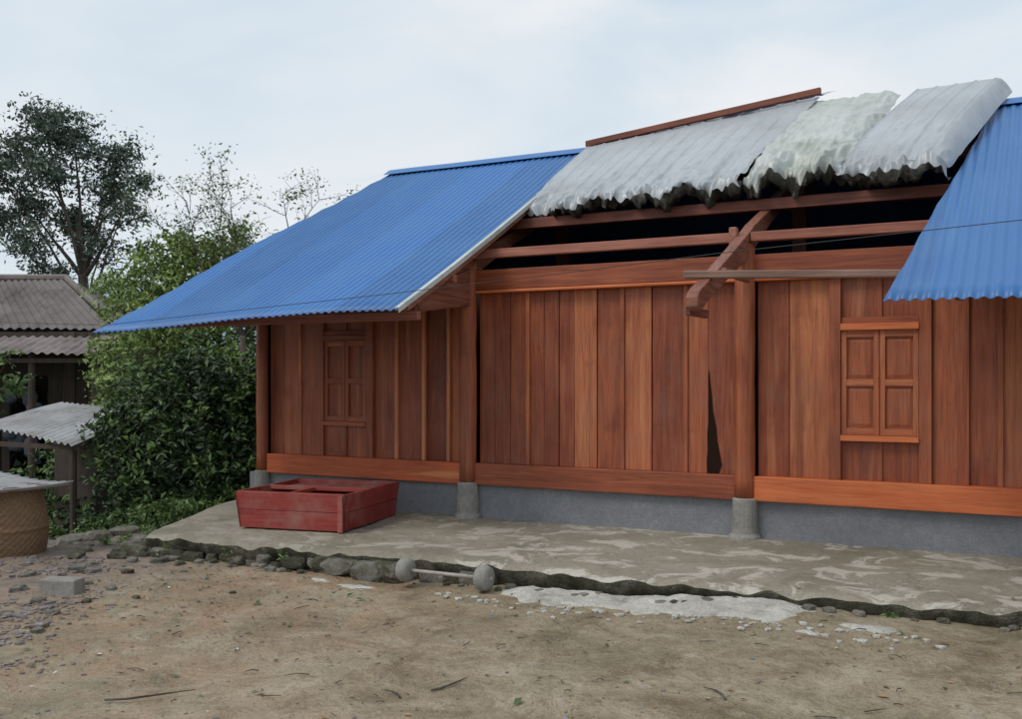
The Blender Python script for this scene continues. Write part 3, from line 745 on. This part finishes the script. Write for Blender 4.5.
t=empty('bare_branched_tree',(-11.3,12.2,0),YAW)
b=MB(); tips=[]
def br(p,d,l,r,dep,rr):
    d=d.normalized(); n=4; pts=[p]; q=p.copy()
    for i in range(n):
        d=(d+Vector((rr.gauss(0,.10),rr.gauss(0,.10),rr.gauss(.02,.07)))).normalized(); q=q+d*l/n; pts.append(q.copy())
        if dep>0 and i>0:
            for _ in range(1 if rr.random()<.7 else 2):
                nd=(d+Vector((rr.gauss(0,.7),rr.gauss(0,.5),rr.gauss(.0,.35)))).normalized(); br(q.copy(),nd,l*rr.uniform(.4,.6),r*.55,dep-1,rr)
    b.tube(pts,[r*(1-.17*i) for i in range(n+1)],5)
    if dep<=2: tips.append(tuple(q))
rr=random.Random(8)
for d,l in (((-.45,0,1),1.9),((-.1,.1,1),1.7),((.35,0,.9),1.8),((.8,0,.75),1.7),((-.75,0,.8),1.6)):
    br(Vector((-.05,0,2.1)),Vector(d),l,.022,3,rr)
b.tube([(0,0,-1.9),(-.05,0,2.15)],[.09,.05],8)
b.build('branches',[bark],t,smooth=True)
leaves('sparse_leaves',[(x,y,z,.12) for x,y,z in tips],2600,.03,lf_mix,t,9,clump=.16,perclump=5)

t=empty('young_tree',(-10.95,7.75,0),YAW)
bl=[(-.35,0,1.75,.3),(.05,0,1.75,.16),(-.1,0,1.35,.2),(.12,.1,1.4,.14),(-.4,0,1.3,.3),(-.6,0,2.1,.3)]
b=MB(); b.tube([(-.4,0,-.8),(-.42,0,.6),(-.4,0,1.3)],[.03,.025,.018],7); limbs(b,(-.4,0,1.0),bl,.012,3); b.build('stem',[bark],t,smooth=True)
leaves('leaves',bl,900,.06,lf_mix,t,19,clump=.12,perclump=12)

leaves('distant_trees',[(-30+i*2.2,38+R.uniform(-3,3),R.uniform(-.5,2.2),R.uniform(1.4,2.4)) for i in range(26)]+[(-13+i*1.1,24,R.uniform(-.8,1.2),1.5) for i in range(10)],16000,.24,lf_hedge,None,23,clump=.7,perclump=26,rz=YAW)
leaves('bamboo_thicket',[(-7.6+i*.75,17.5+R.uniform(-1,1),R.uniform(-.8,.9),R.uniform(.7,1.1)) for i in range(7)],8000,.08,lf_mix,None,29,clump=.3,perclump=26,rz=YAW)
wd_bl=[]
for i in range(30):
    x=R.uniform(-10.9,-8.45); y=R.uniform(7.7,10.0)
    if x>-9.1 and y<8.1: continue
    wd_bl.append((x,y,gh(x,y)+R.uniform(.05,.25),R.uniform(.12,.3)))
leaves('weeds',wd_bl,6500,.045,lf_mix,None,31,clump=.12,perclump=22)
tf=[(R.uniform(-8.6,-7.7),R.uniform(6.9,8.3),-.14,.05) for _ in range(14)]+[(x_,yf(x_)-.02,-.1,.04) for x_ in (-7.2,-6.5,-5.9,-5.2,-.9)]
leaves('grass_tufts',tf,1000,.03,lf_mix,None,37,clump=.05,perclump=14,asp=.2)
wd2=[(R.uniform(-13.5,-10.5),R.uniform(8.2,10.6),R.uniform(-1.2,-.5),R.uniform(.25,.5)) for _ in range(26)]
leaves('undergrowth',wd2,7500,.06,lf_dark,None,41,clump=.18,perclump=24)

# ------------------------------------------------------------ neighbour's house
def W(d,xr): return (-.4687*d+.8834*xr,.8834*d+.4687*xr)
wx,wy_=W(20,-10); nh=empty('old_farmhouse',(wx,wy_,0),YAW)
def loc(xr,d,z): return (xr+10,d-20,z)
b=MB()
def slope(E0,E1,R0,R1,m,pitch=.18,amp=.022,rows=8,nps=6):
    E0,E1,R0,R1=map(Vector,(E0,E1,R0,R1)); n=int((E1-E0).length/pitch*nps); P=[]
    for j in range(rows):
        v=j/(rows-1); r=[]
        for i in range(n+1):
            u=i/n; p=E0.lerp(E1,u).lerp(R0.lerp(R1,u),v); r.append((p.x,p.y,p.z+amp*math.cos(2*math.pi*i/nps)+.03*nz(p.x,p.y,0,.8)))
        P.append(r)
    b.grid(P,R.random(),m)
slope(loc(-18,19.4,2.42),loc(-7.65,19.4,2.42),loc(-18,22,3.62),loc(-9.85,22,3.62),0)
slope(loc(-7.65,19.4,2.42),loc(-7.65,24.6,2.42),loc(-9.85,22,3.62),loc(-9.8,22.05,3.62),0)
slope(loc(-7.65,24.6,2.42),loc(-18,24.6,2.42),loc(-9.85,22,3.62),loc(-18,22,3.62),0)
slope(loc(-18,18.0,1.86),loc(-7.45,18.0,1.90),loc(-18,19.7,2.36),loc(-7.5,19.7,2.40),1)
b.build('roof',[fibro,fibro2],nh,smooth=True)
b=MB(); b.tube([loc(-18,22,3.66),loc(-9.8,22,3.66),loc(-7.6,19.38,2.46)],[.08,.08,.07],8); b.build('ridge_tiles',[fibro2],nh)
b=MB()
x=-17.8
while x<-8.0:
    w=R.uniform(.18,.3)
    if not (-9.75<x<-8.95 or -13<x<-12): b.box(*(loc(x,0,0)[0],loc(x+w-.01,0,0)[0]),-.75+R.uniform(-.01,.01),-.7,-1.9,2.35,R.random())
    x+=w
b.box(loc(-9.8,0,0)[0],loc(-8.8,0,0)[0],-.76,-.70,1.5,2.34,.3)
b.box(loc(-17.8,0,0)[0],loc(-7.95,0,0)[0],3.9,3.95,-1.9,2.35,.3); b.box(loc(-8.0,0,0)[0],loc(-7.94,0,0)[0],-.68,3.88,-1.9,2.35,.3)
for xx in (-17,-14.4,-11.9,-9.9,-8.75,-7.6): b.tube([loc(xx,18.25,-2),loc(xx,18.25,1.9)],[.07,.06],8,.6)
b.box(loc(-18,0,0)[0],loc(-7.5,0,0)[0],-1.83,-1.75,1.74,1.82,.6)
b.build('walls_and_posts',[wold],nh)
b=MB()
for i in range(9):
    rock(b,loc(-8.9+R.uniform(-.7,.9),18.4+R.random()*.4,R.uniform(.1,1.2)),(.16,.1,.26),i,I2,.5,R.random())
b.build('hanging_cloth',[metal('cloth_bundle',(.07,.08,.10),(.04,.04,.04),.5,.9)],nh,smooth=True)

sh=empty('lean_to_shed')
b=MB()
slope((-13.60,9.20,.79),(-11.13,8.81,.60),(-14.27,11.11,1.05),(-12.24,11.05,.95),0,.16,.02)
slope((-12.2,9.7,.80),(-11.0,9.6,.71),(-12.9,11.3,1.12),(-12.0,11.25,1.02),0,.16,.02)
o=b.build('roof_sheets',[galv],sh,smooth=True)
b=MB()
for p,z in (((-13.4,9.35),.72),((-11.35,9.0),.56),((-12.35,10.9),.86),((-14.1,10.95),.98)): b.tube([(p[0],p[1],-2),(p[0],p[1],z)],[.05,.045],8,.5)
b.box(-13.6,-11.2,8.98,9.04,.52,.58,.5); 
b.add([(-14.2,10.9,-1.9),(-12.3,10.85,-1.9),(-12.3,10.85,.8),(-14.2,10.9,.9)],[(0,1,2,3)],.3)
b.add([(-12.3,10.85,-1.9),(-11.4,9.4,-1.9),(-11.4,9.4,.2),(-12.3,10.85,.8)],[(0,1,2,3)],.3)
b.build('shed_frame',[wold],sh)

# ------------------------------------------------------------ world + sun + camera
w=bpy.data.worlds.new('World'); scene.world=w; w.use_nodes=True; nt=w.node_tree; k=N(nt)
bg=nt.nodes['Background']; sky=k.n('ShaderNodeTexSky'); sky.sky_type='NISHITA'; sky.sun_disc=False
EL=math.radians(52); AZ=math.radians(-150)
sky.sun_elevation=EL; sky.sun_rotation=AZ; sky.air_density=1.2; sky.dust_density=3
tc=k.n('ShaderNodeTexCoord'); mp=k.n('ShaderNodeMapping'); mp.inputs['Scale'].default_value=(1,1,3.2); k.l(tc.outputs['Generated'],mp.inputs[0])
n1=k.noise(mp.outputs[0],1.7,5,.5,.5)
cl=k.ramp(n1,[(.36,(.59,.72,.84)),(.5,(.73,.815,.885)),(.64,(.89,.91,.93))])
vs=k.n('ShaderNodeVectorMath',operation='SCALE'); k.l(cl,vs.inputs[0]); vs.inputs[3].default_value=10.2
cc=k.mix(.9,sky.outputs[0],vs.outputs[0]); k.l(cc,bg.inputs[0]); bg.inputs[1].default_value=.1
sd=bpy.data.lights.new('sun','SUN'); sd.energy=1.4; sd.angle=math.radians(22); sd.color=(1,.95,.88)
so=bpy.data.objects.new('sun',sd); link(so)
dirv=Vector((math.sin(AZ)*math.cos(EL),math.cos(AZ)*math.cos(EL),math.sin(EL)))
so.rotation_euler=dirv.to_track_quat('Z','Y').to_euler(); so.location=(0,-5,10)
cam=bpy.data.cameras.new('camera'); cam.sensor_width=36; cam.lens=36*1000/1022; cam.shift_y=.0161; cam.clip_end=6000; cam.clip_start=.05
co=bpy.data.objects.new('camera',cam); co.location=(0,0,1.5); co.rotation_euler=(math.radians(90),0,YAW); link(co); scene.camera=co
scene.view_settings.view_transform='Standard'; scene.view_settings.look='None'; scene.view_settings.exposure=0
